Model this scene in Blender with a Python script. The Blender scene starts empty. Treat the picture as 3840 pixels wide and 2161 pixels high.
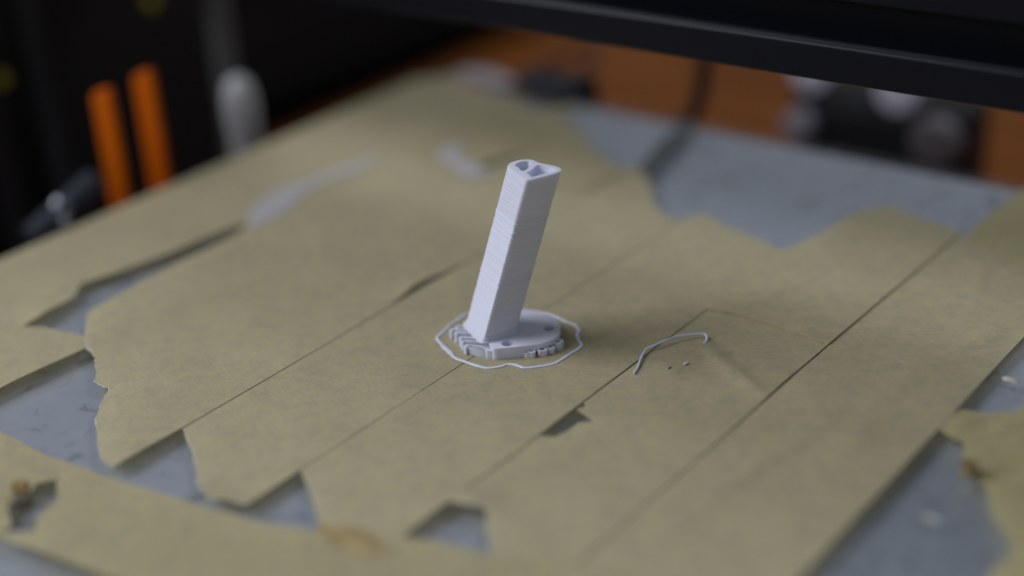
import bpy, math, random
from mathutils import Vector, Matrix, noise
from mathutils.geometry import tessellate_polygon

# ------------------------------------------------------------------ camera, world, light
S = bpy.context.scene
COL = S.collection
MM = 0.001                       # the tables below are in millimetres

cam_d = bpy.data.cameras.new('camera')
cam_d.sensor_fit = 'HORIZONTAL'
cam_d.sensor_width = 36.0
cam_d.lens = 54.25
cam_d.clip_start = 0.01
cam_d.clip_end = 20.0
cam_d.dof.use_dof = True
cam_d.dof.focus_distance = 0.249
cam_d.dof.aperture_fstop = 4.2
cam_o = bpy.data.objects.new('camera', cam_d)
COL.objects.link(cam_o)
CAM_R = Vector((0.794629, 0.604609, -0.054895))
CAM_U = Vector((-0.224121, 0.376185, 0.899030))
CAM_F = Vector((-0.564212, 0.702092, -0.434433))
m = Matrix((CAM_R, CAM_U, -CAM_F)).transposed().to_4x4()
m.translation = Vector((145.058, -177.751, 120.181)) * MM
cam_o.matrix_world = m
S.camera = cam_o

W = bpy.data.worlds.new('World')
S.world = W
W.use_nodes = True
bg = W.node_tree.nodes['Background']
bg.inputs[0].default_value = (0.85, 0.89, 1.0, 1)
bg.inputs[1].default_value = 0.20

def area(name, loc, target, size, power, color):
    l = bpy.data.lights.new(name, 'AREA')
    l.shape = 'RECTANGLE'
    l.size, l.size_y = size
    l.energy = power
    l.color = color
    o = bpy.data.objects.new(name, l)
    COL.objects.link(o)
    o.location = loc
    o.rotation_euler = (Vector(target) - Vector(loc)).to_track_quat('-Z', 'Y').to_euler()
    return o
area('window_light', (-0.62, -0.42, 0.62), (0, 0, 0), (0.55, 0.62), 7.6, (0.88, 0.92, 1.0))
area('back_window_light', (0.27, 0.66, 0.86), (0, 0.05, 0), (0.46, 0.26), 2.3, (0.88, 0.93, 1.0))

S.view_settings.view_transform = 'Standard'
S.view_settings.look = 'None'
S.view_settings.exposure = -0.1
S.view_settings.gamma = 1
S.cycles.use_denoising = True
S.cycles.max_bounces = 10
S.cycles.transparent_max_bounces = 12
S.cycles.sample_clamp_indirect = 6.0

# ------------------------------------------------------------------ helpers
rnd = random.Random(7)

def tag(o, label=None, cat=None, group=None, kind=None):
    if label: o['label'] = label
    if cat: o['category'] = cat; o['kind'] = 'thing'
    if group: o['group'] = group
    if kind: o['kind'] = kind
    return o

def lin(v):
    v /= 255.0
    return v / 12.92 if v <= 0.04045 else ((v + 0.055) / 1.055) ** 2.4

class MB:
    """collects vertices (mm) and faces, builds one mesh object"""
    def __init__(self):
        self.v = []; self.f = []
    def add(self, vs, fs):
        n = len(self.v)
        self.v += [tuple(p) for p in vs]
        self.f += [tuple(i + n for i in f) for f in fs]
    def box(self, a, b):
        (x0, y0, z0), (x1, y1, z1) = a, b
        self.add([(x0,y0,z0),(x1,y0,z0),(x1,y1,z0),(x0,y1,z0),(x0,y0,z1),(x1,y0,z1),(x1,y1,z1),(x0,y1,z1)],
                 [(3,2,1,0),(4,5,6,7),(0,1,5,4),(1,2,6,5),(2,3,7,6),(3,0,4,7)])
    def prism(self, loops, z0, z1):
        """extrude outline (first loop ccw, further loops holes) from z0 to z1"""
        flat = [p for l in loops for p in l]
        n = len(flat)
        tris = tessellate_polygon([[Vector((p[0], p[1], 0)) for p in l] for l in loops])
        fs = []
        for t in tris:
            a, b, c = (flat[i] for i in t)
            ar = (b[0]-a[0])*(c[1]-a[1]) - (b[1]-a[1])*(c[0]-a[0])
            t = tuple(t) if ar > 0 else (t[0], t[2], t[1])
            fs.append(tuple(i + n for i in t)); fs.append((t[2], t[1], t[0]))
        k = 0
        for l in loops:
            ar = sum(l[i-1][0]*l[i][1] - l[i][0]*l[i-1][1] for i in range(len(l)))
            first = l is loops[0]
            for i in range(len(l)):
                a, b = k + i, k + (i + 1) % len(l)
                q = (a, b, b + n, a + n)
                fs.append(q if (ar > 0) == first else q[::-1])
            k += len(l)
        self.add([(p[0], p[1], z0) for p in flat] + [(p[0], p[1], z1) for p in flat], fs)
    def tube(self, pts, rad, seg=8, closed=False, flat=1.0):
        """tube along points; rad number or list; flat squeezes it in z"""
        pts = [Vector(p) for p in pts]
        n = len(pts)
        vs, fs = [], []
        for i, p in enumerate(pts):
            if closed: t = pts[(i+1) % n] - pts[i-1]
            else: t = pts[min(i+1, n-1)] - pts[max(i-1, 0)]
            t.normalize()
            up = Vector((0, 0, 1)) if abs(t.z) < 0.9 else Vector((1, 0, 0))
            s = t.cross(up).normalized(); w = s.cross(t)
            r = rad[i] if isinstance(rad, (list, tuple)) else rad
            for k in range(seg):
                a = 2*math.pi*k/seg
                q = p + s*(math.cos(a)*r) + w*(math.sin(a)*r*flat)
                vs.append(q)
        rings = n if closed else n - 1
        for i in range(rings):
            for k in range(seg):
                a = i*seg + k; b = i*seg + (k+1) % seg
                c = ((i+1) % n)*seg + (k+1) % seg; d = ((i+1) % n)*seg + k
                fs.append((a, d, c, b))
        if not closed:
            fs.append(tuple(range(seg))); fs.append(tuple(range((n-1)*seg, n*seg))[::-1])
        self.add(vs, fs)
    def lathe(self, prof, c, axis='z', seg=28):
        """profile [(r, h)] round an axis through c"""
        vs, fs = [], []
        for r, h in prof:
            for k in range(seg):
                a = 2*math.pi*k/seg
                x, y = r*math.cos(a), r*math.sin(a)
                if axis == 'z': p = (c[0]+x, c[1]+y, c[2]+h)
                elif axis == 'y': p = (c[0]+y, c[1]+h, c[2]+x)
                else: p = (c[0]+h, c[1]+x, c[2]+y)
                vs.append(p)
        for i in range(len(prof)-1):
            for k in range(seg):
                fs.append((i*seg+k, i*seg+(k+1) % seg, (i+1)*seg+(k+1) % seg, (i+1)*seg+k))
        fs.append(tuple(range(seg))[::-1]); fs.append(tuple(range((len(prof)-1)*seg, len(prof)*seg)))
        self.add(vs, fs)
    def build(self, name, mat, parent=None, smooth=False, bevel=0, origin=None, angle=35):
        if parent is not None:
            o0 = Vector(parent['base'])
        elif origin is not None:
            o0 = Vector(origin)
        else:
            n = len(self.v)
            o0 = Vector((sum(p[0] for p in self.v)/n, sum(p[1] for p in self.v)/n, min(p[2] for p in self.v)))
        me = bpy.data.meshes.new(name)
        me.from_pydata([(Vector(p) - o0) * MM for p in self.v], [], self.f)
        me.update()
        if mat: me.materials.append(mat)
        o = bpy.data.objects.new(name, me)
        COL.objects.link(o)
        if parent is not None: o.parent = parent
        else: o.location = o0 * MM
        o['base'] = tuple(o0)
        if smooth:
            for p in me.polygons: p.use_smooth = True
            if angle:
                me.set_sharp_from_angle(angle=math.radians(angle))
        if bevel:
            b = o.modifiers.new('bevel', 'BEVEL')
            b.width = bevel * MM; b.segments = 2; b.limit_method = 'ANGLE'; b.angle_limit = math.radians(40)
        return o

def root(name, base, label, cat, group=None):
    o = bpy.data.objects.new(name, None)
    o.empty_display_size = 0.005
    COL.objects.link(o)
    o.location = Vector(base) * MM
    o['base'] = tuple(base)
    return tag(o, label, cat, group)

def pl(tab, x):
    """piecewise linear table lookup, tab sorted by first entry"""
    if x <= tab[0][0]: return tab[0][1]
    for (a, fa), (b, fb) in zip(tab, tab[1:]):
        if x <= b: return fa + (fb - fa) * (x - a) / (b - a if b != a else 1)
    return tab[-1][1]

def fn(x, y=0.0, z=0.0, o=4):
    return noise.fractal(Vector((x, y, z)), 0.9, 2.1, o)

def catmull(pts, sub, closed=False):
    n = len(pts); out = []
    rng = range(n) if closed else range(n - 1)
    for i in rng:
        if closed: p = [pts[(i+k-1) % n] for k in range(4)]
        else: p = [pts[max(0, min(n-1, i+k-1))] for k in range(4)]
        for s in range(sub):
            t = s/sub
            out.append(tuple(0.5*(2*p[1][d] + (p[2][d]-p[0][d])*t + (2*p[0][d]-5*p[1][d]+4*p[2][d]-p[3][d])*t*t
                             + (3*p[1][d]-p[0][d]-3*p[2][d]+p[3][d])*t**3) for d in range(len(pts[0]))))
    if not closed: out.append(tuple(pts[-1]))
    return out

# ------------------------------------------------------------------ materials
def mat(name, color, rough=0.5, metal=0.0, spec=0.5, sss=0.0):
    m = bpy.data.materials.new(name); m.use_nodes = True
    b = m.node_tree.nodes['Principled BSDF']
    b.inputs['Base Color'].default_value = (*color, 1)
    b.inputs['Roughness'].default_value = rough
    b.inputs['Metallic'].default_value = metal
    b.inputs['Specular IOR Level'].default_value = spec
    if sss:
        b.inputs['Subsurface Weight'].default_value = sss
        b.inputs['Subsurface Radius'].default_value = (0.0012, 0.0011, 0.001)
        b.inputs['Subsurface Scale'].default_value = 1.0
    return m, m.node_tree, b

def N(nt, typ, **kw):
    n = nt.nodes.new(typ)
    for k, v in kw.items():
        if k in n.inputs: n.inputs[k].default_value = v
        else: setattr(n, k, v)
    return n

def noise_color(nt, b, stops, scale, detail=4, rough=0.6, stretch=None, coord='Object', dist=0.0):
    tc = N(nt, 'ShaderNodeTexCoord')
    src = tc.outputs[coord]
    if stretch:
        mp = N(nt, 'ShaderNodeMapping'); mp.inputs['Scale'].default_value = stretch
        nt.links.new(src, mp.inputs[0]); src = mp.outputs[0]
    nz = N(nt, 'ShaderNodeTexNoise'); nz.inputs['Scale'].default_value = scale
    nz.inputs['Detail'].default_value = detail; nz.inputs['Roughness'].default_value = rough
    nz.inputs['Distortion'].default_value = dist
    nt.links.new(src, nz.inputs['Vector'])
    cr = N(nt, 'ShaderNodeValToRGB')
    els = cr.color_ramp.elements
    while len(els) < len(stops): els.new(0.5)
    for e, (p, c) in zip(els, stops):
        e.position = p; e.color = (*c, 1)
    nt.links.new(nz.outputs['Fac'], cr.inputs[0])
    nt.links.new(cr.outputs[0], b.inputs['Base Color'])
    return src, nz, cr

def bump(nt, b, height, strength, distance):
    bp = N(nt, 'ShaderNodeBump'); bp.inputs['Strength'].default_value = strength
    bp.inputs['Distance'].default_value = distance
    nt.links.new(height, bp.inputs['Height']); nt.links.new(bp.outputs[0], b.inputs['Normal'])
    return bp

def tape_material(name, tint):
    c = lambda k: tuple(min(1, t * k) for t in tint)
    m, nt, b = mat(name, tint, 0.62, spec=0.35)
    src, nz, cr = noise_color(nt, b, [(0.32, (tint[0]*0.87, tint[1]*0.90, tint[2]*0.97)), (0.52, c(1.0)), (0.72, (tint[0]*1.05, tint[1]*1.04, tint[2]*0.97))], 380, 6, 0.60)
    # finer fibres on top of the blotches
    mp = N(nt, 'ShaderNodeMapping'); mp.inputs['Scale'].default_value = (1.0, 3.2, 1.0)
    nt.links.new(src, mp.inputs[0])
    fz = N(nt, 'ShaderNodeTexNoise'); fz.inputs['Scale'].default_value = 900; fz.inputs['Detail'].default_value = 5
    fz.inputs['Roughness'].default_value = 0.7
    nt.links.new(mp.outputs[0], fz.inputs['Vector'])
    mr = N(nt, 'ShaderNodeMapRange'); mr.inputs['From Min'].default_value = 0.25; mr.inputs['From Max'].default_value = 0.75
    mr.inputs['To Min'].default_value = 0.84; mr.inputs['To Max'].default_value = 1.14
    nt.links.new(fz.outputs['Fac'], mr.inputs['Value'])
    bz = N(nt, 'ShaderNodeTexNoise'); bz.inputs['Scale'].default_value = 75; bz.inputs['Detail'].default_value = 3
    nt.links.new(src, bz.inputs['Vector'])
    br = N(nt, 'ShaderNodeMapRange'); br.inputs['From Min'].default_value = 0.3; br.inputs['From Max'].default_value = 0.7
    br.inputs['To Min'].default_value = 0.93; br.inputs['To Max'].default_value = 1.05
    nt.links.new(bz.outputs['Fac'], br.inputs['Value'])
    mu = N(nt, 'ShaderNodeMath', operation='MULTIPLY')
    nt.links.new(mr.outputs[0], mu.inputs[0]); nt.links.new(br.outputs[0], mu.inputs[1])
    vm = N(nt, 'ShaderNodeVectorMath', operation='SCALE')
    nt.links.new(cr.outputs[0], vm.inputs[0]); nt.links.new(mu.outputs[0], vm.inputs['Scale'])
    nt.links.new(vm.outputs[0], b.inputs['Base Color'])
    bump(nt, b, fz.outputs['Fac'], 0.5, 0.00012)
    tl = N(nt, 'ShaderNodeBsdfTranslucent'); nt.links.new(vm.outputs[0], tl.inputs[0])
    ms = N(nt, 'ShaderNodeMixShader'); ms.inputs[0].default_value = 0.30
    nt.links.new(b.outputs[0], ms.inputs[1]); nt.links.new(tl.outputs[0], ms.inputs[2])
    nt.links.new(ms.outputs[0], nt.nodes['Material Output'].inputs[0])
    return m

M = {}
M['tape'] = tape_material('masking_tape', (0.615, 0.535, 0.332))
M['tape_yellow'] = tape_material('yellowed_tape', (0.59, 0.51, 0.30))
M['tape_old'] = tape_material('creased_old_tape', (0.60, 0.525, 0.28))

M['pla'], nt, b = mat('pale_plastic', (0.785, 0.795, 0.92), 0.28, sss=0.25)
M['pla_dull'], nt, b = mat('pale_plastic_skirt', (0.74, 0.75, 0.88), 0.42)

# dull blue-grey metal plate seen through clear glass, scuffed
m, nt, b = mat('dull_plate', (0.3, 0.33, 0.37), 0.30, 0.62, spec=0.5)
src, nz, cr = noise_color(nt, b, [(0.30, (0.40, 0.42, 0.45)), (0.40, (0.63, 0.67, 0.725)), (0.7, (0.68, 0.72, 0.78))], 120, 7, 0.68, stretch=(1, 1.8, 1))
M['plate_grey'] = m
m = bpy.data.materials.new('clear_glass'); m.use_nodes = True; nt = m.node_tree; nt.nodes.clear()
out = N(nt, 'ShaderNodeOutputMaterial'); mx = N(nt, 'ShaderNodeMixShader')
tr = N(nt, 'ShaderNodeBsdfTransparent'); tr.inputs[0].default_value = (0.97, 0.975, 0.98, 1)
gl = N(nt, 'ShaderNodeBsdfGlossy'); gl.inputs['Roughness'].default_value = 0.06
fr = N(nt, 'ShaderNodeFresnel'); fr.inputs[0].default_value = 1.5
geo = N(nt, 'ShaderNodeNewGeometry')               # reflect on the outer side only, so light leaves the pane again
inv = N(nt, 'ShaderNodeMath', operation='SUBTRACT'); inv.inputs[0].default_value = 1.0
nt.links.new(geo.outputs['Backfacing'], inv.inputs[1])
ff_ = N(nt, 'ShaderNodeMath', operation='MULTIPLY')
nt.links.new(fr.outputs[0], ff_.inputs[0]); nt.links.new(inv.outputs[0], ff_.inputs[1])
nt.links.new(ff_.outputs[0], mx.inputs[0]); nt.links.new(tr.outputs[0], mx.inputs[1]); nt.links.new(gl.outputs[0], mx.inputs[2])
# thin smears of grime lying on the glass
df = N(nt, 'ShaderNodeBsdfDiffuse'); df.inputs[0].default_value = (0.16, 0.16, 0.15, 1)
tc = N(nt, 'ShaderNodeTexCoord'); mp = N(nt, 'ShaderNodeMapping'); mp.inputs['Scale'].default_value = (1.0, 0.45, 1)
mp.inputs['Rotation'].default_value = (0, 0, 0.5)
nt.links.new(tc.outputs['Object'], mp.inputs[0])
gz = N(nt, 'ShaderNodeTexNoise'); gz.inputs['Scale'].default_value = 260; gz.inputs['Detail'].default_value = 5; gz.inputs['Roughness'].default_value = 0.6
nt.links.new(mp.outputs[0], gz.inputs['Vector'])
gr = N(nt, 'ShaderNodeMapRange'); gr.inputs['From Min'].default_value = 0.60; gr.inputs['From Max'].default_value = 0.74
gr.inputs['To Max'].default_value = 0.55
nt.links.new(gz.outputs['Fac'], gr.inputs['Value'])
mx2 = N(nt, 'ShaderNodeMixShader')
gm = N(nt, 'ShaderNodeMath', operation='MULTIPLY'); nt.links.new(gr.outputs[0], gm.inputs[0]); nt.links.new(inv.outputs[0], gm.inputs[1])
nt.links.new(gm.outputs[0], mx2.inputs[0]); nt.links.new(mx.outputs[0], mx2.inputs[1]); nt.links.new(df.outputs[0], mx2.inputs[2])
nt.links.new(mx2.outputs[0], out.inputs[0])
M['glass'] = m
m = bpy.data.materials.new('clear_adhesive'); m.use_nodes = True; nt = m.node_tree; nt.nodes.clear()
out = N(nt, 'ShaderNodeOutputMaterial'); tr = N(nt, 'ShaderNodeBsdfTransparent'); tr.inputs[0].default_value = (0.93, 0.90, 0.82, 1)
nt.links.new(tr.outputs[0], out.inputs[0])
M['adhesive'] = m

M['black_alu'], nt, b = mat('black_anodised_aluminium', (0.0045, 0.0055, 0.010), 0.40, spec=0.2)
nz = N(nt, 'ShaderNodeTexNoise'); nz.inputs['Scale'].default_value = 700
bump(nt, b, nz.outputs['Fac'], 0.1, 0.00005)
M['black'], nt, b = mat('black_plastic', (0.012, 0.012, 0.013), 0.5, spec=0.3)
M['matt_black'], nt, b = mat('matt_black', (0.006, 0.005, 0.005), 0.9, spec=0.0)
M['black_steel'], nt, b = mat('black_painted_steel', (0.014, 0.015, 0.018), 0.45, spec=0.35)
M['steel'], nt, b = mat('bright_steel', (0.55, 0.57, 0.62), 0.25, 1.0)
M['grey_rod'], nt, b = mat('dull_grey_rod', (0.09, 0.09, 0.09), 0.45, spec=0.4)
M['orange'], nt, b = mat('orange_plastic', (0.60, 0.115, 0.0), 0.5, spec=0.2)
M['grey_edge'], nt, b = mat('dark_grey_edge', (0.03, 0.032, 0.038), 0.5, spec=0.3)
M['blue_grey'], nt, b = mat('dark_blue_grey', (0.03, 0.036, 0.05), 0.4)
M['white'], nt, b = mat('white_plastic', (0.50, 0.50, 0.51), 0.4)
M['pale_roller'], nt, b = mat('pale_grey_nylon', (0.66, 0.64, 0.74), 0.4)
M['dim_roller'], nt, b = mat('dim_grey_nylon', (0.30, 0.29, 0.34), 0.45)
M['dark_roller'], nt, b = mat('dark_grey_nylon', (0.13, 0.115, 0.12), 0.45)
M['yellow'], nt, b = mat('yellow_sticker', (0.50, 0.42, 0.03), 0.5)
M['rubber'], nt, b = mat('black_rubber', (0.015, 0.014, 0.016), 0.55, spec=0.3)
M['amber'], nt, b = mat('amber_glue', (0.30, 0.17, 0.035), 0.35)
noise_color(nt, b, [(0.3, (0.20, 0.10, 0.02)), (0.7, (0.42, 0.27, 0.08))], 700)
M['amber_dark'], nt, b = mat('dark_amber_glue', (0.2, 0.13, 0.04), 0.4)
noise_color(nt, b, [(0.35, (0.03, 0.02, 0.008)), (0.5, (0.24, 0.15, 0.045)), (0.65, (0.50, 0.42, 0.26))], 1100)
M['stain'], nt, b = mat('brown_glue_stain', (0.4, 0.3, 0.14), 0.45)
noise_color(nt, b, [(0.3, (0.30, 0.20, 0.075)), (0.7, (0.50, 0.39, 0.20))], 300)
M['paper'], nt, b = mat('pale_torn_paper', (0.47, 0.44, 0.435), 0.5)
M['fibre'], nt, b = mat('pale_paper_fibre', (0.66, 0.61, 0.49), 0.7)
M['dark_red'], nt, b = mat('dark_red_cable', (0.06, 0.012, 0.012), 0.5)
M['debris'], nt, b = mat('grey_brown_debris', (0.12, 0.11, 0.08), 0.6)
noise_color(nt, b, [(0.3, (0.03, 0.03, 0.025)), (0.5, (0.16, 0.14, 0.09)), (0.75, (0.42, 0.38, 0.27))], 900)
M['shade_and_speck'], nt, b = mat('dark_shade_and_speck', (0.11, 0.115, 0.11), 0.6)  # dark tone of the painted shade streak and of the real speck
M['flake'], nt, b = mat('pale_flake', (0.62, 0.6, 0.5), 0.5)

M['wood'], nt, b = mat('brown_wood', (0.2, 0.08, 0.03), 0.55, spec=0.08)
src, nz, cr = noise_color(nt, b, [(0.25, (0.08, 0.024, 0.005)), (0.5, (0.16, 0.050, 0.009)), (0.75, (0.22, 0.073, 0.013))], 14, 6, 0.6, stretch=(1, 7, 1))
bump(nt, b, nz.outputs['Fac'], 0.15, 0.0004)

# ------------------------------------------------------------------ the setting: table
TABLE_Z = -62.0
mb = MB(); mb.box((-1400, -420, TABLE_Z - 30), (900, 1700, TABLE_Z))
tag(mb.build('table', M['wood'], bevel=2, origin=(0, 0, TABLE_Z)), kind='structure')

# ------------------------------------------------------------------ heated bed and glass plate
GLASS = 1.75                     # depth at which the metal is seen through the glass
def rounded(x0, y0, x1, y1, r, n=6):
    out = []
    for cx, cy, a in ((x1-r, y0+r, -90), (x1-r, y1-r, 0), (x0+r, y1-r, 90), (x0+r, y0+r, 180)):
        for k in range(n+1):
            t = math.radians(a + 90*k/n); out.append((cx + r*math.cos(t), cy + r*math.sin(t)))
    return out
BX0, BX1, BY0, BY1 = -105.5, 106.0, -106.0, 107.0
plate = root('glass_plate', (0, 0, -2.6), 'square glass plate over blue-grey metal, under the masking tape', 'glass plate')
mb = MB(); mb.prism([rounded(BX0, BY0, BX1, BY1, 6)], -GLASS, 0.0)
mb.build('glass_pane', M['glass'], plate)
mb = MB(); mb.prism([rounded(BX0 + 0.3, BY0 + 0.3, BX1 - 0.3, BY1 - 0.3, 6)], -2.6, -GLASS - 0.004)
mb.build('metal_backing', M['plate_grey'], plate)
bed = root('heated_bed', (0, 0, TABLE_Z), 'black heated bed on carriage legs under the glass plate', 'printer bed')
mb = MB(); mb.prism([rounded(BX0 - 1, BY0 - 2, BX1 + 1, BY1 + 1, 4)], -5.6, -2.62)
mb.build('bed_plate', M['black_steel'], bed)
mb = MB(); mb.box((-60, -70, -16), (60, 70, -12)); mb.build('carriage_plate', M['black_steel'], bed)
for sx in (-1, 1):
    for sy in (-1, 1):
        mb = MB(); mb.lathe([(4, 0), (4, 6.4)], (sx*52, sy*62, -12.0), seg=16); mb.build('spacer', M['steel'], bed)
    mb = MB(); mb.box((sx*40 - 12, -58, TABLE_Z), (sx*40 + 12, 58, -16)); mb.build('rail', M['black_steel'], bed)

# ------------------------------------------------------------------ masking tape
def bumps(x, y, lst):
    z = 0.0
    for (cx, cy, rx, ry, h, rot) in lst:
        dx, dy = x - cx, y - cy
        c, s = math.cos(rot), math.sin(rot)
        u, v = (dx*c + dy*s)/rx, (-dx*s + dy*c)/ry
        z += h * math.exp(-(u*u + v*v))
    return z

def tape(label, side_a, side_b, end0, end1, z0, nu=56, nv=170, axis='y', jag=(0.35, 0.35), sidejag=0.05, lift=(), seed=0,
         material='tape', crease=0.02, thick=0.11, fringe=True, group='masking tape strips on the glass plate'):
    """one strip of tape. side_a/side_b: [(along, across)], end0/end1: [(u, along)]; ends are torn (jag, mm)."""
    seed = seed * 17.31
    top, bot = [], []
    for i in range(nu + 1):
        u = i/nu
        a = pl(end0, u) + jag[0]*(fn(u*9 + seed, 3.1) + 0.6*fn(u*60 + seed, 8.2, o=3))
        b_ = pl(end1, u) + jag[1]*(fn(u*9 + seed, 13.1) + 0.6*fn(u*60 + seed, 18.2, o=3))
        for j in range(nv + 1):
            v = j/nv
            t = a + (b_ - a)*v
            xa = pl(side_a, t) + sidejag*fn(t*0.08, seed, 1.0)
            xb = pl(side_b, t) + sidejag*fn(t*0.08, seed, 5.0)
            x = xa + (xb - xa)*u
            p = (x, t) if axis == 'y' else (t, x)
            z = z0 + bumps(p[0], p[1], lift) + crease*(1 + noise.noise(Vector((p[0]*0.16, p[1]*0.16, seed))))
            z += 0.35*crease*noise.noise(Vector((p[0]*0.6, p[1]*0.6, seed)))
            top.append((p[0], p[1], z + thick)); bot.append((p[0], p[1], z))
    n = len(top); W_ = nv + 1
    f = []
    for i in range(nu):
        for j in range(nv):
            q = (i*W_ + j, (i+1)*W_ + j, (i+1)*W_ + j + 1, i*W_ + j + 1)
            if axis != 'y': q = q[::-1]
            f.append(q); f.append(tuple(k + n for k in q[::-1]))
    rim = [i*W_ for i in range(nu+1)] + [nu*W_ + j for j in range(1, nv+1)] + [i*W_ + nv for i in range(nu-1, -1, -1)] + [j for j in range(nv-1, 0, -1)]
    for k in range(len(rim)):
        a, b_ = rim[k], rim[(k+1) % len(rim)]
        q = (a, a + n, b_ + n, b_)
        f.append(q if axis == 'y' else q[::-1])
    mb = MB(); mb.add(top + bot, f)
    o = mb.build('masking_tape_strip', M[material], smooth=True, angle=50)
    o.data.materials.append(M['adhesive'])               # clear sticky layer on the underside
    idx = [0]*len(o.data.polygons)
    for k in range(1, 2*nu*nv, 2): idx[k] = 1
    o.data.polygons.foreach_set('material_index', idx)
    if not fringe: return tag(o, label, 'masking tape', group)
    # pale paper fibres along the torn front end
    mb = MB(); vs, fs = [], []
    k = nu*3
    for i in range(k + 1):
        u = i/k
        a = pl(end0, u) + jag[0]*(fn(u*9 + seed, 3.1) + 0.6*fn(u*60 + seed, 8.2, o=3))
        w = 0.10 + 0.55*abs(fn(u*38 + seed, 21.0, o=4))*(0.3 + 1.2*abs(fn(u*5 + seed, 31.0)))
        for t, zz in ((a + 0.25, 0.03), (a - w, 0.0)):
            xa, xb = pl(side_a, t), pl(side_b, t)
            x = xa + (xb - xa)*u
            p = (x, t) if axis == 'y' else (t, x)
            z = z0 + bumps(p[0], p[1], lift) + crease + zz
            vs += [(p[0], p[1], z + 0.03), (p[0], p[1], z)]
    for i in range(k):
        b0 = i*4; b1 = b0 + 4
        for q in ((b0, b0+2, b1+2, b1), (b0+1, b1+1, b1+3, b0+3), (b0+2, b0+3, b1+3, b1+2)):
            fs.append(q)
    mb.add(vs, fs); mb.build('torn_edge', M['fibre'], o)
    return tag(o, label, 'masking tape', group)

# outermost strip along the far left bed edge
tape('long tape strip along the left bed edge, below the two orange prongs',
     [(-106, -105.2), (107, -105.0)],
     [(-106, -76.3), (-37.3, -76.2), (-28, -78.3), (-24, -81.6), (-18, -80.1), (-6, -77.8), (9, -76.6), (13, -75.0), (20, -74.9), (60, -75.1), (107, -75.4)],
     [(0, -104), (1, -105)], [(0, 99), (0.3, 104), (0.6, 101), (1, 98)], 0.03, seed=1, lift=[(-77, -36, 5, 4, 0.7, 0), (-93, 112, 12, 9, 3.0, 0)], nv=240)
# small remnant at the left border
tape('short tape remnant at the left picture border, its torn end under the wide strip',
     [(-106, -84.5), (-44, -77.6), (-38, -75.8)], [(-106, -60.6), (-55, -60.2), (-38, -59.3)],
     [(0, -103), (1, -104)], [(0, -41.6), (0.2, -39.2), (0.6, -38.0), (0.8, -37.0), (1, -36)], 0.16, seed=2, lift=[(-60, -52, 4, 10, 0.25, 0)], nv=110)
# wide strip left of the tower (front end torn in scallops)
tape('wide tape strip left of the printed tower, front end torn in scallops',
     [(-70, -71.0), (-30, -71.0), (-23, -71.8), (-7, -72.8), (7, -72.6), (13, -74.7), (20, -74.7), (53, -74.9), (100, -75.0)],
     [(-70, -24.9), (-20, -24.85), (0, -25.1), (5, -25.9), (9, -26.5), (13, -26.0), (20, -25.0), (95, -24.8)],
     [(0, -30), (0.02, -31.5), (0.16, -37), (0.26, -40.5), (0.35, -42), (0.44, -45), (0.48, -47), (0.57, -47.5), (0.62, -51), (0.70, -55), (0.78, -57.5), (0.86, -60.5), (0.92, -62), (1, -62.8)],
     [(0, 63), (0.2, 60.5), (0.33, 60.2), (0.5, 56.5), (0.7, 59), (0.85, 70), (1, 76)], 0.05, seed=3,
     lift=[(-26, 7, 2.6, 5.5, 0.5, 0), (-58, -42, 6, 6, 0.5, 0), (-25, -60, 6, 8, 0.25, 0)], nu=110, nv=190)
# next strip, front end torn
tape('tape strip running under the left side of the printed tower, corner curled up in front',
     [(-70, -24.5), (-20, -24.62), (0, -24.8), (95, -24.6)],
     [(-70, -0.70), (-20, -0.68), (10, -0.75), (80, -0.75)],
     [(0, -49.6), (0.12, -51.2), (0.28, -53.5), (0.42, -55.8), (0.55, -58.6), (0.7, -60.4), (0.8, -60.9), (0.88, -59.4), (1, -59.1)],
     [(0, 77), (0.3, 72), (0.6, 62), (0.85, 57.5), (1, 57)], 0.04, seed=4, lift=[(-8, -61, 5, 2.2, 0.55, 0.2)], nu=84, nv=190)
tape('tape strip under the right side of the printed tower, between two thin seams',
     [(-75, -0.45), (-20, -0.5), (80, -0.55)],
     [(-75, 23.1), (-20, 23.1), (10, 23.0), (26, 23.2), (80, 23.0)],
     [(0, -47.9), (0.15, -50.6), (0.35, -53.6), (0.55, -57.5), (0.8, -61), (1, -64)],
     [(0, 58.5), (0.08, 62.2), (0.45, 58.4), (0.7, 57), (1, 54.3)], 0.05, seed=5, nu=84, nv=190,
     lift=[(23, -43, 4, 6, 0.25, 0)])
# right of the tower: near strip with a bite out of its left side
tape('tape strip right of the tower with a dark bite torn from its left side',
     [(-80, 23.35), (-42, 23.4), (-22.2, 23.4), (-21.8, 23.6), (-21.2, 25.6), (-18.5, 26.2), (-15.8, 26.1), (-15.0, 27.2), (-14.2, 27.9), (-13.6, 26.2), (-13.0, 24.4), (-12.6, 23.6), (-11.8, 24.0), (-11.0, 24.3), (-10.6, 23.4), (40, 23.5)],
     [(-80, 46.5), (0, 46.45), (12, 46.2), (24, 46.4), (60, 46.6)],
     [(0, -43.1), (0.13, -42.5), (0.21, -41.7), (0.26, -42.2), (0.31, -44), (0.42, -46.5), (0.55, -49.2), (0.8, -54), (1, -58)],
     [(0, 33), (1, 33)], 0.04, seed=6, nu=84, nv=260, crease=0.03,
     lift=[(28.2, 13.5, 2.2, 6, 0.45, -0.7), (34.5, 12.0, 1.6, 6.5, 0.42, 1.0), (42, 8.2, 1.3, 5, 0.30, 1.05), (29, 5.5, 3, 2.4, 0.28, 0.2), (26, -41.5, 4, 2.5, 0.8, 0)])
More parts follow.
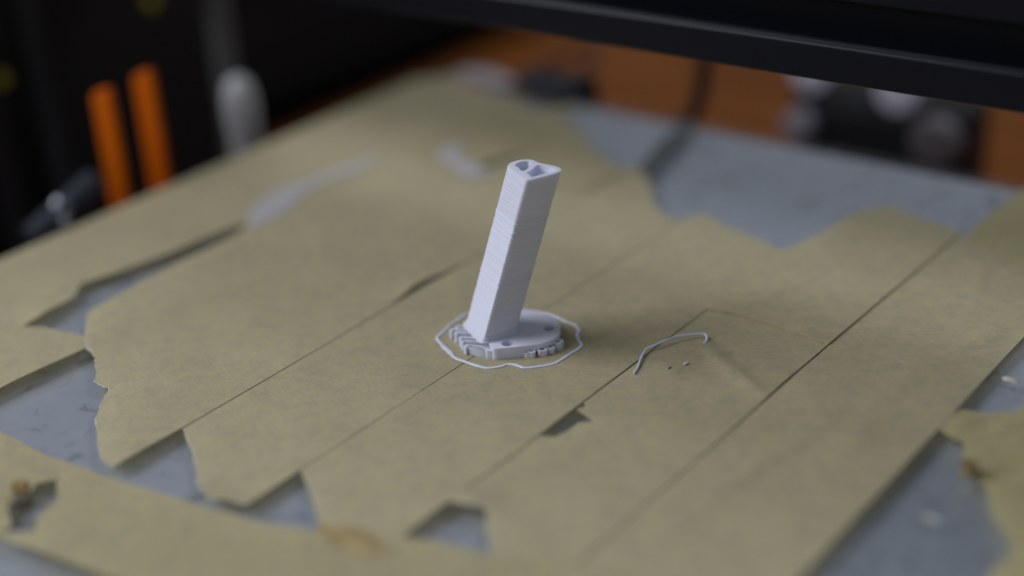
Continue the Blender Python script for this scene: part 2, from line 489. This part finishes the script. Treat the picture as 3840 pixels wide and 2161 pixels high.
tape('overlapping tape strip on the far right of the tower, ending in a crosswise step',
     [(20, 23.4), (26, 23.5), (54, 23.2), (62, 24.2), (74, 23.9), (82, 25.5)],
     [(20, 46.4), (26, 46.6), (80, 47.4)],
     [(0, 26.4), (0.2, 27.3), (0.55, 26.8), (1, 25.6)],
     [(0, 55), (0.08, 70), (0.14, 79), (0.22, 82.8), (0.45, 81), (0.7, 79.6), (1, 77.6)], 0.22, seed=7, nu=70, nv=90, jag=(0.2, 0.4), thick=0.26, fringe=False)
tape('long straight tape strip at the right, bordered by bare glass',
     [(-110, 46.86), (-14, 46.78), (-8, 46.80), (0, 46.80), (8, 46.76), (14, 46.72), (25, 46.74), (28, 46.66), (40, 46.9), (90, 47.5)],
     [(-110, 71.9), (95, 71.8)],
     [(0, -70), (1, -72)], [(0, 77.4), (0.3, 74.5), (0.6, 74), (1, 76)], 0.06, seed=8, nu=60, nv=200, crease=0.03,
     lift=[(54, -20, 1.5, 22, 0.18, -0.12), (62, 10, 2, 18, 0.15, 0.1), (66, 40, 2, 14, 0.18, -0.2), (58, 60, 1.6, 9, 0.25, 0.3)])
# yellowed pieces at the right border
tape('yellowed dull tape piece at the right picture border, beyond the long straight strip',
     [(60, 51), (72, 50.5), (78, 48.9), (82, 48.2), (107, 49.6)], [(60, 76), (107, 77)],
     [(0, 73), (0.3, 71.5), (0.6, 66.5), (1, 62)], [(0, 104), (1, 103)], 0.26, seed=9, material='tape_old', nu=50, nv=60)
tape('creased yellow tape remnant with a ragged edge at the lower right corner',
     [(-60, 96), (-30, 94), (-19, 91.6), (-17, 91.2), (-13.5, 92.2), (-10.3, 90.7), (-5.6, 86.2), (-1.5, 84.0), (0.2, 82.7), (1.4, 79.2), (2.6, 78.9), (7.0, 77.4), (8.9, 76.6), (9.4, 73.8), (10.5, 72.2), (15, 72.1), (17.3, 72.7), (18.4, 76.4), (20.2, 78.0), (19.9 + 0.6, 79.0), (22, 79.6), (24, 80.2), (28, 86)],
     [(-60, 105), (30, 104.6)],
     [(0, -52), (1, -56)], [(0, 24), (0.4, 27), (1, 26)], 0.05, seed=10, material='tape_old', nu=60, nv=220, crease=0.16, sidejag=0.25,
     lift=[(80, 15, 1.2, 5, 0.35, -0.5), (88, 5, 1.3, 8, 0.4, -0.45), (92, 14, 1.2, 8, 0.4, -0.6), (84, 10, 1.0, 6, 0.3, -0.5), (98, -6, 1.5, 9, 0.4, -0.4), (74, 13.5, 2.5, 3, 0.4, 0)])
# crosswise strip near the front
tape('crosswise yellow-green tape strip along the front left of the bed',
     [(-100, -86), (-34, -83.6), (-24, -83.7), (-4.6, -81.5), (30, -76), (70, -69)],
     [(-100, -68), (-49, -65.6), (-36, -66.3), (-26, -65.7), (-9, -63.6), (2.4, -61.9), (12, -58.6), (23, -53.6), (28, -51.5), (37, -49.4), (44, -46.6), (70, -38)],
     [(0, -26.5), (0.15, -20.5), (0.35, -23.5), (0.6, -25), (0.75, -28.5), (0.85, -29.5), (1, -30)], [(0, 62), (1, 60)], 0.30, axis='x', seed=11, material='tape_yellow', nu=60, nv=190, sidejag=0.35,
     lift=[(-16, -79, 7, 4, 0.5, 0), (-29, -75, 3, 3, 0.4, 0)])
tape('left end of the crosswise front tape, at the left picture border behind curled debris',
     [(-100, -88), (-34, -83.6), (-26, -83.8)], [(-100, -67.6), (-49, -65.7), (-36, -66.3), (-26, -65.2)],
     [(0, -98), (1, -96)], [(0, -26.0), (0.15, -25), (0.3, -29.5), (0.5, -29.8), (0.65, -31), (0.8, -29.2), (1, -26)], 0.14, axis='x', seed=12, material='tape_yellow', nu=50, nv=90, sidejag=0.35)
# back of the bed, far left strips lying crosswise
tape('blurred tape strip crossing the back left corner of the bed',
     [(56, -75.0), (70, -75.2), (92, -75.4), (103, -75.5)], [(56, -55), (66, -52.0), (73.2, -48.5), (87, -45.2), (92, -55.0), (96, -56.5), (105, -55.2)],
     [(0, 58), (0.25, 57.5), (0.5, 55), (0.75, 53), (1, 52.5)], [(0, 101), (0.4, 96), (0.7, 95), (1, 104)], 0.20, seed=13, nu=50, nv=60, material='tape_yellow', lift=[(-60, 88, 4, 8, 0.7, 0.2)])
tape('blurred tape strip in the middle back with a stepped torn end',
     [(54, -52), (62, -49.5), (87, -45.6), (104, -55.5), (106, -55.4)], [(56, -24.6), (73, -24.9), (80, -34), (87, -44.2), (104, -54.6)],
     [(0, 56), (1, 59)], [(0, 104), (1, 73.4)], 0.36, seed=14, nu=40, nv=50, material='tape_yellow')

tape('pale curled tape end at the far back left corner of the bed', [(-98, 102.2), (-76, 102.8)], [(-98, 106.4), (-76, 106.6)],
     [(0, -96), (1, -95)], [(0, -79), (1, -77.5)], 0.4, axis='x', seed=15, material='paper', nu=14, nv=40, lift=[(-87, 107.5, 11, 5, 3.2, 0)])

# ------------------------------------------------------------------ the printed part
part = root('printed_bracket', (1.0, 0.0, 0.17), 'pale lavender 3D printed bracket, hollow leaning tower on a round foot plate', 'printed part')
PZ = 0.17                        # top of the tape
PT = 2.25                        # foot plate top
outline = catmull([(3.45, -6.6), (4.25, -5.8), (5.6, -4.6), (7.1, -3.0), (8.6, -1.3), (9.25, 0.5), (9.3, 2.1), (8.75, 3.9), (7.6, 5.5), (5.9, 6.95), (4.1, 7.75), (0.9, 7.35), (-1.8, 6.75), (-4.6, 5.2), (-6.2, 2.6), (-6.4, -0.4), (-5.4, -3.0), (-2.6, -4.6), (0.6, -5.4), (2.0, -6.2), (2.75, -6.75)], 5, True)
def circ(cx, cy, r, n=18):
    return [(cx + r*math.cos(2*math.pi*k/n), cy + r*math.sin(2*math.pi*k/n)) for k in range(n)]
holes = [circ(6.50, 3.75, 0.95), circ(3.85, -4.1, 1.0)]
mb = MB(); mb.prism([outline] + holes, PZ + 0.02, PT)
def under(x, y):
    d = math.hypot(x - 4.6, y + 4.6)
    t = min(1.0, max(0.0, (d - 2.7)/2.6))
    return PZ + 0.02 + 1.05*t*t*(3 - 2*t)
mb.v = [(x, y, under(x, y) if z < 1 else z) for x, y, z in mb.v]
mb.build('foot_plate', M['pla'], part, bevel=0.12)

# tower: cross section (teardrop with a flat left face), sheared along the lean, one ring set per printed layer
H0, H1 = 2.2, 31.0
sec_top = [(7.75, -1.85), (5.2, -0.45), (2.6, 0.85), (1.75, 1.35), (1.25, 2.1), (1.15, 3.1), (1.45, 4.2), (2.15, 5.15), (3.15, 5.65), (4.0, 5.55), (4.9, 5.15), (6.55, 5.15), (8.1, 5.3), (9.3, 5.0), (9.95, 4.65), (10.25, 4.15), (10.3, 3.5), (9.75, 1.75), (8.9, -0.05), (8.25, -1.55), (8.0, -1.85)]
LEAN = (7.75 - 0.0, -1.85 + 6.0)   # shift of the section between foot and top
loop = []
for i in range(len(sec_top)):
    a, b2 = sec_top[i-1], sec_top[i]
    d = math.hypot(b2[0]-a[0], b2[1]-a[1]); k = max(1, int(d/0.28))
    for s in range(k): loop.append((a[0] + (b2[0]-a[0])*s/k, a[1] + (b2[1]-a[1])*s/k))
ar = sum(loop[i-1][0]*loop[i][1] - loop[i][0]*loop[i-1][1] for i in range(len(loop)))
if ar < 0: loop = loop[::-1]
nl = len(loop)
sm = loop
for _ in range(1):
    sm = [((sm[i-1][0] + 2*sm[i][0] + sm[(i+1) % nl][0])/4, (sm[i-1][1] + 2*sm[i][1] + sm[(i+1) % nl][1])/4) for i in range(nl)]
loop = sm
nor = []
for i in range(nl):
    t = Vector((loop[(i+1) % nl][0] - loop[i-1][0], loop[(i+1) % nl][1] - loop[i-1][1])).normalized()
    nor.append((t.y, -t.x))
LAY = 0.30
nlay = int((H1 - H0)/LAY)
rings, zs = [], []
for L in range(nlay):
    z0 = H0 + L*LAY; t = L/nlay
    ph = L*0.37
    rough_ = 0.042 if t < 0.33 else (0.034 if t < 0.72 else 0.012)
    off = rough_*rnd.uniform(-1, 1)
    for band in (0.36, 0.66, 0.685, 0.73): 
        if abs(t - band) < 0.006: off += 0.085 * rnd.choice((-1, 1))
    depth = 0.125 if t < 0.40 else (0.085 if t < 0.75 else 0.025)
    flare = 0.55*max(0, 1 - L/4.0)**2
    for k, (dz, dr) in enumerate(((0.02, -depth), (0.10, 0.0), (0.20, 0.0), (0.28, -depth))):
        z = z0 + dz
        sh = 1 - (z - H0)/(H1 - H0)
        ring = []
        for i in range(nl):
            w = 0.72 + 0.4*max(0.0, -nor[i][0]*0.45 - nor[i][1]*0.9)      # rougher on the flat left face
            r = dr*w + off*(0.35 + 0.65*w) + flare + 0.02*noise.noise(Vector((i*0.09, L*0.8, 2.0)))
            ring.append((loop[i][0] - LEAN[0]*sh + nor[i][0]*r, loop[i][1] - LEAN[1]*sh + nor[i][1]*r, z))
        rings.append(ring)
vs = [p for r_ in rings for p in r_]; fs = []
for i in range(len(rings)-1):
    for k in range(nl):
        fs.append((i*nl + k, i*nl + (k+1) % nl, (i+1)*nl + (k+1) % nl, (i+1)*nl + k))
fs.append(tuple(range(nl))[::-1])
# open top: rim with two cavities
top_loop = [(p[0], p[1]) for p in rings[-1]]
ztop = rings[-1][0][2]
cav_a = catmull([(2.45, 2.35), (3.3, 2.0), (4.15, 1.35), (4.9, 0.95), (5.15, 1.6), (4.85, 3.0), (4.2, 4.4), (3.5, 4.95), (2.75, 4.7), (2.2, 3.7)], 3, True)
cav_b = catmull([(6.0, 0.75), (7.0, 0.15), (7.75, -0.45), (8.25, 0.55), (8.85, 2.0), (9.45, 3.3), (9.25, 4.15), (7.8, 4.55), (6.2, 4.45), (5.55, 4.15), (5.85, 2.6), (6.05, 1.6)], 3, True)
base_n = len(vs)
loops = [top_loop, cav_a, cav_b]
flat = [p for l in loops for p in l]
vs += [(p[0], p[1], ztop + 0.02) for p in flat]
for t in tessellate_polygon([[Vector((p[0], p[1], 0)) for p in l] for l in loops]):
    a, b2, c = (flat[i] for i in t)
    if (b2[0]-a[0])*(c[1]-a[1]) - (b2[1]-a[1])*(c[0]-a[0]) < 0: t = (t[0], t[2], t[1])
    fs.append(tuple(base_n + i for i in t))
lr = (len(rings)-1)*nl
for k in range(nl): fs.append((lr + k, lr + (k+1) % nl, base_n + (k+1) % nl, base_n + k))
mb = MB(); mb.add(vs, fs)
mb.build('tower', M['pla'], part, smooth=True, angle=60)
# the cavity linings go down into the leaning tower
for cav, dep in ((cav_a, 5.0), (cav_b, 2.0)):
    mb = MB(); n = len(cav); vv, ff = [], []
    steps = 8
    for s in range(steps + 1):
        z = ztop + 0.02 - dep*s/steps
        sh = (ztop - z)/(H1 - H0)
        for p in cav: vv.append((p[0] - LEAN[0]*sh, p[1] - LEAN[1]*sh, z))
    ar = sum(cav[i-1][0]*cav[i][1] - cav[i][0]*cav[i-1][1] for i in range(n))
    for s in range(steps):
        for k in range(n):
            q = (s*n + k, s*n + (k+1) % n, (s+1)*n + (k+1) % n, (s+1)*n + k)
            ff.append(q)
    ff.append(tuple(range(steps*n, steps*n + n)))
    mb.add(vv, ff); mb.build('cavity_lining', M['pla'], part, smooth=True)

# zigzag support walls that stick out below the foot plate
def ribbon(pts, w, z0, z1, name='support_wall'):
    pts = catmull(pts, 4)
    L_, R_ = [], []
    for i, p in enumerate(pts):
        a, b2 = pts[max(0, i-1)], pts[min(len(pts)-1, i+1)]
        t = Vector((b2[0]-a[0], b2[1]-a[1])).normalized()
        L_.append((p[0] - t.y*w/2, p[1] + t.x*w/2)); R_.append((p[0] + t.y*w/2, p[1] - t.x*w/2))
    mb = MB(); mb.prism([R_ + L_[::-1]], z0, z1)
    return mb.build(name, M['pla'], part)
SZ = PZ + 0.01
ends = [((-7.5, -2.7), 1.75), ((-7.75, -3.95), 1.62), ((-6.25, -4.75), 1.70), ((-4.9, -5.45), 1.58), ((-3.5, -6.2), 1.66), ((-2.2, -6.95), 1.55)]
for k, ((ax, ay), h) in enumerate(ends):
    dx, dy = 0.93, 0.36                                   # the walls run parallel, in under the tower
    n_ = 6.5 - 0.25*k
    ax += rnd.uniform(-0.18, 0.18); ay += rnd.uniform(-0.12, 0.12); h += rnd.uniform(-0.22, 0.12)
    dx += rnd.uniform(-0.03, 0.03); dy += rnd.uniform(-0.05, 0.05)
    pts = [(ax + dx*n_, ay + dy*n_), (ax + dx*n_*0.5, ay + dy*n_*0.5 + 0.08), (ax + dx*0.9, ay + dy*0.9), (ax + 0.25, ay + 0.12), (ax - 0.12, ay - 0.22), (ax + 0.02, ay - 0.55), (ax + 0.45, ay - 0.62)]
    ribbon(pts, rnd.uniform(0.36, 0.5), SZ, SZ + h)
ribbon([(-1.75, -7.25), (-0.4, -7.1), (0.8, -6.85), (1.35, -6.62), (1.7, -6.8), (2.25, -6.6), (2.85, -6.25), (2.75, -5.6), (1.9, -5.3)], 0.48, SZ, SZ + 1.5)
for pts in ([(6.9, -1.7), (7.0, -3.0), (7.05, -3.5), (7.5, -3.25), (7.8, -3.05), (8.1, -2.85), (8.0, -2.4), (7.5, -1.6)],
            [(7.9, -1.2), (8.35, -1.65), (8.7, -1.95), (9.1, -1.6), (9.45, -1.15), (9.3, -0.85), (8.6, -0.6)],
            [(8.4, -0.1), (9.2, -0.2), (9.7, -0.25), (9.95, 0.15), (9.8, 0.5), (9.0, 0.55)],
            [(8.5, 1.4), (9.4, 1.35), (9.95, 1.4), (10.15, 1.9), (10.1, 2.5), (9.7, 2.75), (8.9, 2.5)]):
    ribbon(pts, rnd.uniform(0.34, 0.44), SZ, SZ + rnd.uniform(1.0, 1.25))

# skirt loop printed round it
sk = [(-11.15, 3.57), (-11.18, 1.01), (-10.99, -1.23), (-10.57, -3.01), (-10.31, -4.59), (-10.12, -5.61), (-9.5, -6.25), (-8.43, -6.85), (-6.52, -7.92), (-4.94, -8.61), (-2.91, -9.69), (-0.77, -9.87), (1.27, -9.95), (2.64, -9.91), (3.95, -9.64), (5.05, -8.56), (5.62, -7.69), (5.9, -6.98), (7.0, -6.44), (8.25, -6.46), (9.02, -6.39), (10.18, -5.41), (12.1, -3.05), (12.45, -1.1), (12.53, 1.24), (12.53, 4.52), (11.05, 5.85), (9.89, 7.11), (9.33, 7.91), (9.2, 8.68), (8.2, 9.51), (7.0, 10.23), (5.24, 10.34), (3.52, 10.77), (2.38, 10.97), (-0.6, 10.9), (-4.5, 9.6), (-8.0, 7.6), (-10.4, 5.4)]
skp = catmull(sk, 4, True)
rad = [0.30 + 0.09*noise.noise(Vector((i*0.23, 0, 0))) + (0.12 if 30 < i < 38 else 0) for i in range(len(skp))]
mb = MB(); mb.tube([(p[0], p[1], 0.25) for p in skp], rad, 8, True, flat=0.45)
tag(mb.build('skirt_loop', M['pla_dull'], smooth=True), 'thin pale plastic outline ring lying round the printed bracket', 'plastic ring')

st = [(24.9, 1.3, 0.35), (24.3, 3.4, 0.40), (23.1, 6.2, 0.6), (22.3, 8.9, 0.85), (22.8, 10.9, 1.1), (23.6, 13.6, 1.25), (24.2, 15.1, 1.25), (26.0, 17.1, 1.1), (27.5, 18.3, 0.95), (28.5, 17.6, 0.85), (29.1, 16.4, 0.75), (29.1, 15.5, 0.6)]
stp = catmull([(x + (z - 0.1)*0.85, y - (z - 0.1)*1.1, z) for x, y, z in st], 5)
mb = MB(); mb.tube(stp, [0.20 + 0.03*noise.noise(Vector((i*0.4, 3, 0))) for i in range(len(stp))], 8)
tag(mb.build('filament_strand', M['pla_dull'], smooth=True), 'short bent pale plastic strand lying on the tape right of the bracket', 'plastic strand')

# ------------------------------------------------------------------ small debris and a painted shade streak
def crumb(name, c, size, material, label, cat, seed, flat=0.5, group=None):
    import bmesh
    bm = bmesh.new(); bmesh.ops.create_icosphere(bm, subdivisions=3, radius=1)
    vs = []
    for v in bm.verts:
        k = 1 + 0.55*fn(v.co.x*1.6 + seed, v.co.y*1.6, v.co.z*1.6)
        vs.append((c[0] + v.co.x*size[0]*k, c[1] + v.co.y*size[1]*k, c[2] + size[2]*flat + v.co.z*size[2]*k*flat))
    fs = [tuple(v.index for v in f.verts) for f in bm.faces]
    bm.free()
    mb = MB(); mb.add(vs, fs)
    return tag(mb.build(name, M[material], smooth=True), label, cat, group)
crumb('amber_crumb', (80.4, 1.2, 0.2), (1.5, 1.2, 2.4), 'amber_dark', 'small amber glue crumb on the ragged yellow tape at the right', 'crumb', 3.0)
crumb('brown_glue_patch', (18.6, -57.3, 0.34), (5.2, 2.2, 0.5), 'stain', 'blurred brown glue patch on the front tape edge', 'glue patch', 5.0)
crumb('pale_flake', (80.5, -11.2, 0.02), (1.0, 0.35, 0.35), 'flake', 'tiny pale flake on the bare glass at the lower right', 'flake', 7.0)
crumb('pale_flake', (75.3, 29.8, 0.02), (1.3, 0.6, 0.5), 'flake', 'pale flake on bare glass above the ragged yellow tape', 'flake', 9.0)
crumb('pale_flake', (30.4, 8.0, 0.35), (0.3, 0.6, 0.14), 'flake', 'tiny pale fleck on the tape beside the bent plastic strand', 'flake', 17.0)
crumb('dark_speck', (29.1, 5.4, 0.42), (0.18, 0.4, 0.16), 'shade_and_speck', 'tiny dark speck on the tape below the plastic strand', 'speck', 11.0)
crumb('curled_scrap', (-27.2, -77.4, 0.3), (1.1, 2.1, 2.2), 'debris', 'curled grey-brown scrap in the tape gap at the lower left', 'scrap', 13.0)
crumb('brown_scrap', (-30.6, -75.3, 0.5), (1.6, 1.0, 2.0), 'amber', 'small rust-brown scrap on the front left tape end', 'scrap', 15.0)
for lab, z, pts in (('long pale torn paper patch where the two far left tape strips meet', 0.26, [(-73.4, 11.1), (-79.7, 19.2), (-82.6, 28.6), (-80.8, 35), (-79.2, 44), (-75.6, 54.1), (-74.8, 46), (-76.6, 38), (-76, 31), (-73.5, 24.5), (-71.8, 15.8)]),
                    ('smaller pale torn paper patch on the tape behind the tower', 0.50, [(-64.8, 59.4), (-66.5, 64.9), (-62.5, 69.1), (-61.0, 62.4), (-48.0, 57.7), (-50.6, 53.6), (-60.7, 57.9)])):
    lp = catmull(pts, 6, True)
    lp = [(x + 0.5*fn(i*0.31, z), y + 0.5*fn(i*0.31, 4 + z)) for i, (x, y) in enumerate(lp)]
    mb = MB(); mb.prism([lp[::-1]], z, z + 0.06)
    tag(mb.build('torn_paper_patch', M['paper']), lab, 'paper patch', 'pale torn paper patches on the tape')
mb = MB(); mb.tube(catmull([(-300, 126, TABLE_Z + 3), (-250, 130, TABLE_Z + 3), (-220, 140, TABLE_Z + 3), (-205, 156, TABLE_Z + 3), (-190, 175, TABLE_Z + 3), (-178, 205, TABLE_Z + 3)], 8), 3.0, 10)
tag(mb.build('dark_red_cable', M['dark_red'], smooth=True), 'dark red blurred cable on the table behind the left bed edge', 'cable')
mb = MB(); mb.prism([catmull([(-29.0, 104), (-27.5, 92), (-24.2, 80), (-21.5, 70), (-18.8, 66), (-17.6, 69), (-19.5, 78), (-22.2, 89), (-24.5, 101), (-26.6, 105)], 4, True)], 0.015, 0.06)  # soft shade on the bare glass, drawn as a thin dark strip
tag(mb.build('shade_streak', M['shade_and_speck']), 'painted dark shade streak on the bare glass at the back', 'streak')

# ------------------------------------------------------------------ gantry beam (slotted black aluminium profile)
def slot_side(z0):
    c = z0 + 10
    return [(0, c - 4.0), (1.0, c - 3.1), (1.0, c - 5.2), (6.2, c - 5.2), (6.2, c + 5.2), (1.0, c + 5.2), (1.0, c + 3.1), (0, c + 4.0)]
BZ, BY = 38.0, 43.0
front = [(0.0, 0.4)] + slot_side(0) + [(0, 19.4), (0.6, 20), (0, 20.6)] + slot_side(20) + [(0, 39.6), (0.4, 40)]
back = [(20 - y, z) for y, z in front][::-1]
prof = [(0.4, 0)] + front + back + [(19.6, 0)]
seen = []
for p in prof:
    if not seen or p != seen[-1]: seen.append(p)
prof = seen
gan = root('gantry_beam', (0, BY, BZ), 'black slotted aluminium gantry beam crossing the top of the picture', 'beam')
x0, x1 = -169.9, 185.0
mb = MB(); n = len(prof)
mb.add([(x0, BY + y, BZ + z) for y, z in prof] + [(x1, BY + y, BZ + z) for y, z in prof], [])
for i in range(n):
    a, b2 = i, (i+1) % n
    mb.f.append((a, b2, b2 + n, a + n))
tri = tessellate_polygon([[Vector((y, z, 0)) for y, z in prof]])
for t in tri: mb.f.append(tuple(t)); mb.f.append(tuple(i + n for i in t))
o = mb.build('profile', M['black_alu'], gan)
import bmesh
bm = bmesh.new(); bm.from_mesh(o.data); bmesh.ops.recalc_face_normals(bm, faces=bm.faces); bm.to_mesh(o.data); bm.free()
bv = o.modifiers.new('bevel', 'BEVEL'); bv.width = 0.0003; bv.segments = 2; bv.limit_method = 'ANGLE'; bv.angle_limit = math.radians(30)

# ------------------------------------------------------------------ left: printer side frame and what hangs on it
fr_ = root('side_frame', (-210, 0, TABLE_Z), 'black printer side box at the left behind the orange prongs', 'printer frame')
mb = MB(); mb.box((-260, -75, TABLE_Z), (-170, 94, 44)); mb.build('side_box', M['black'], fr_, bevel=1.5)
mb = MB(); mb.box((-198, 38, 44.02), (-170, 68, 90)); mb.build('upright', M['black_alu'], fr_, bevel=1.0)
for ya, yb in ((31.5, 37.5), (16, 22)):
    mb = MB(); mb.box((-169.95, ya, TABLE_Z), (-167, yb, 44)); mb.build('edge_rib', M['grey_edge'], fr_, bevel=0.8)
for (y, z) in ((25.2, 12.0), (72.8, 19.0)):
    mb = MB(); mb.lathe([(2.0, 0), (2.0, 0.5), (1.4, 0.9)], (-169.95, y, z), 'x', 16)
    mb.build('yellow_sticker', M['yellow'], fr_)

for yc, zt, lab in ((15.2, 21.2, 'left, shorter of the two orange upright prongs beside the bed'), (26.6, 21.8, 'right, taller of the two orange upright prongs beside the bed')):
    r_ = root('orange_prong', (-118, yc, TABLE_Z), lab, 'prong', 'orange prongs left of the bed')
    xa, xb = -121.2, -115.0
    prf = [(xa, TABLE_Z), (xb, TABLE_Z), (xb, zt - 0.1), (xb - 0.8, zt + 0.4), (xa + 1.6, zt - 1.1), (xa, zt - 2.2)]
    mb = MB(); k = len(prf)
    mb.add([(x, yc - 0.8, z) for x, z in prf] + [(x, yc + 0.8, z) for x, z in prf],
           [tuple(range(k)), tuple(range(2*k-1, k-1, -1))] + [(i, i + k, (i+1) % k + k, (i+1) % k) for i in range(k)])
    mb.build('bar', M['orange'], r_, bevel=0.4)
    mb = MB(); mb.box((-124, yc - 4, TABLE_Z), (-112.5, yc + 4, TABLE_Z + 6)); mb.build('foot', M['black'], r_, bevel=0.6)

gr_ = root('guide_rod', (-127, 58.5, TABLE_Z), 'dull grey upright rod with a white rounded plastic holder, left of the bed', 'rod')
mb = MB(); mb.lathe([(3.0, 0), (3.0, 145)], (-129.0, 59.5, TABLE_Z), seg=20); mb.build('rod', M['grey_rod'], gr_, smooth=True)
mb = MB(); mb.lathe([(3.5, 0), (3.5, 58), (3.9, 63), (3.9, 67.5), (3.3, 71), (2.0, 72.8), (0.4, 73.4)], (-121.5, 56.0, TABLE_Z), seg=28); mb.build('holder', M['white'], gr_, smooth=True)

# ------------------------------------------------------------------ clips on the bed edge
def binder_clip(x, y, rot, label, length):
    r_ = root('binder_clip', (x, y, -6.5), label, 'clip', 'binder clips on the bed edge')
    c, s = math.cos(rot), math.sin(rot)
    def T(p):                                   # local: a outward, b along the edge, z
        a, b_, z = p
        return (x + a*c - b_*s, y + a*s + b_*c, z)
    h = length/2
    prof = [(-7, 0.7), (6.5, 2.2), (8.0, 0), (8.0, -7), (6.5, -9.4), (-7, -7.6), (-7, -7.0), (6.2, -8.6), (7.2, -6.8), (7.2, -0.2), (6.2, 1.4), (-7, 0.15)]
    k = len(prof); mb = MB()
    mb.add([T((a, -h, z)) for a, z in prof] + [T((a, h, z)) for a, z in prof], [(i, (i+1) % k, (i+1) % k + k, i + k) for i in range(k)])
    for t in tessellate_polygon([[Vector((a, z, 0)) for a, z in prof]]):
        mb.f.append(tuple(t)); mb.f.append(tuple(i + k for i in t))
    o = mb.build('clip_body', M['black_steel'], r_)
    bm = bmesh.new(); bm.from_mesh(o.data); bmesh.ops.recalc_face_normals(bm, faces=bm.faces); bm.to_mesh(o.data); bm.free()
    for zs_, up in ((2.4, 1), (-9.6, -1)):
        pts = [(7.5, -h*0.55, zs_), (12, -h*0.5, zs_ + up*1.0), (17, -h*0.35, zs_ + up*1.5), (19.5, 0, zs_ + up*1.7), (17, h*0.35, zs_ + up*1.5), (12, h*0.5, zs_ + up*1.0), (7.5, h*0.55, zs_)]
        mb = MB(); mb.tube([T(p) for p in catmull(pts, 4)], 0.75, 8)
        mb.build('wire_handle', M['black_steel'], r_, smooth=True)
    return r_
kn = root('bed_roller', (-115.5, 0, -6), 'dark blue-grey roller with added glint loops beside the left bed edge', 'roller')
mb = MB(); d_ = Vector((0, 0.94, 0.34)); c_ = Vector((-117.5, 0.2, -1.6))
mb.tube([c_ - d_*10, c_ - d_*9.3, c_ + d_*9.3, c_ + d_*10], [2.6, 3.3, 3.3, 2.6], 20); mb.build('roller_body', M['blue_grey'], kn, smooth=True)
mb = MB(); f_ = Vector((0.62, -0.70, 0.35)).normalized(); s_ = f_.cross(Vector((0, 0, 1))).normalized(); u_ = s_.cross(f_)
for rr, off_ in ((2.1, 0.6), (1.5, 1.3)):
    cc = c_ + f_*(3.2 + off_)
    mb.tube([cc + s_*(math.cos(t*math.pi/10)*rr*0.75) + u_*(math.sin(t*math.pi/10)*rr*1.35) for t in range(20)], 0.22, 8, True)
mb.build('added_glint_loops', M['steel'], kn, smooth=True)  # blurred highlight rings, shaped as added bright steel loops
mb = MB(); mb.box((-119.5, -2.5, TABLE_Z), (-115.5, 2.8, -3.5)); mb.build('bracket', M['black'], kn, bevel=0.5)
binder_clip(-72.0, 111.0, math.pi/2, 'black binder clip on the back bed edge near the left corner', 19)

# ------------------------------------------------------------------ behind the bed
mb = MB(); cb = catmull([(-150, 190, TABLE_Z + 4), (-110, 150, TABLE_Z + 14), (-92, 128, -16), (-80, 122, -9), (-66, 121, -9), (-52, 122, -11), (-44, 124, -10), (-39.5, 126, -6), (-38.6, 128, 0), (-38.4, 129, 5), (-38.2, 129.5, 9)], 8)
mb.tube(cb, 1.9, 10); tag(mb.build('black_cable', M['rubber'], smooth=True), 'thick black cable looping behind the back edge of the bed', 'cable')

mo = root('drive_motor', (-8, 172, TABLE_Z), 'blurred black motor with pale round rollers behind the back edge of the bed', 'motor')
mb = MB(); mb.box((-33, 163, TABLE_Z), (14, 180, -9)); mb.build('motor_body', M['black'], mo, bevel=2)
mb = MB(); mb.box((-27, 160.5, TABLE_Z + 4), (12, 162.98, -12)); mb.build('face_plate', M['black_steel'], mo, bevel=0.8)
for x, z, r, mm_ in ((-27.5, -4.5, 5.6, 'pale_roller'), (-28.0, -17.5, 4.2, 'dim_roller'), (-4.0, -6.0, 5.8, 'pale_roller'), (8.5, -15.5, 6.2, 'dark_roller')):
    mb = MB(); mb.lathe([(r*0.5, -4.2), (r*0.9, -3.8), (r, -2.8), (r, 0.6), (r*0.8, 1.2)], (x, 160.0 if z < -10 else 166, z), 'y', 24)
    mb.build('roller', M[mm_], mo, smooth=True)

# low dark things standing on the table behind the left side
bx = root('control_box', (-270, 250, TABLE_Z), 'blurred low black box on the wooden table behind the back left corner', 'box')
mb = MB(); mb.box((-420, 142, TABLE_Z), (-236, 345, -46)); mb.build('case', M['matt_black'], bx, bevel=3)
mb = MB(); mb.box((-405, 160, -45.98), (-258, 330, -43.5)); mb.build('lid', M['matt_black'], bx, bevel=0.8)
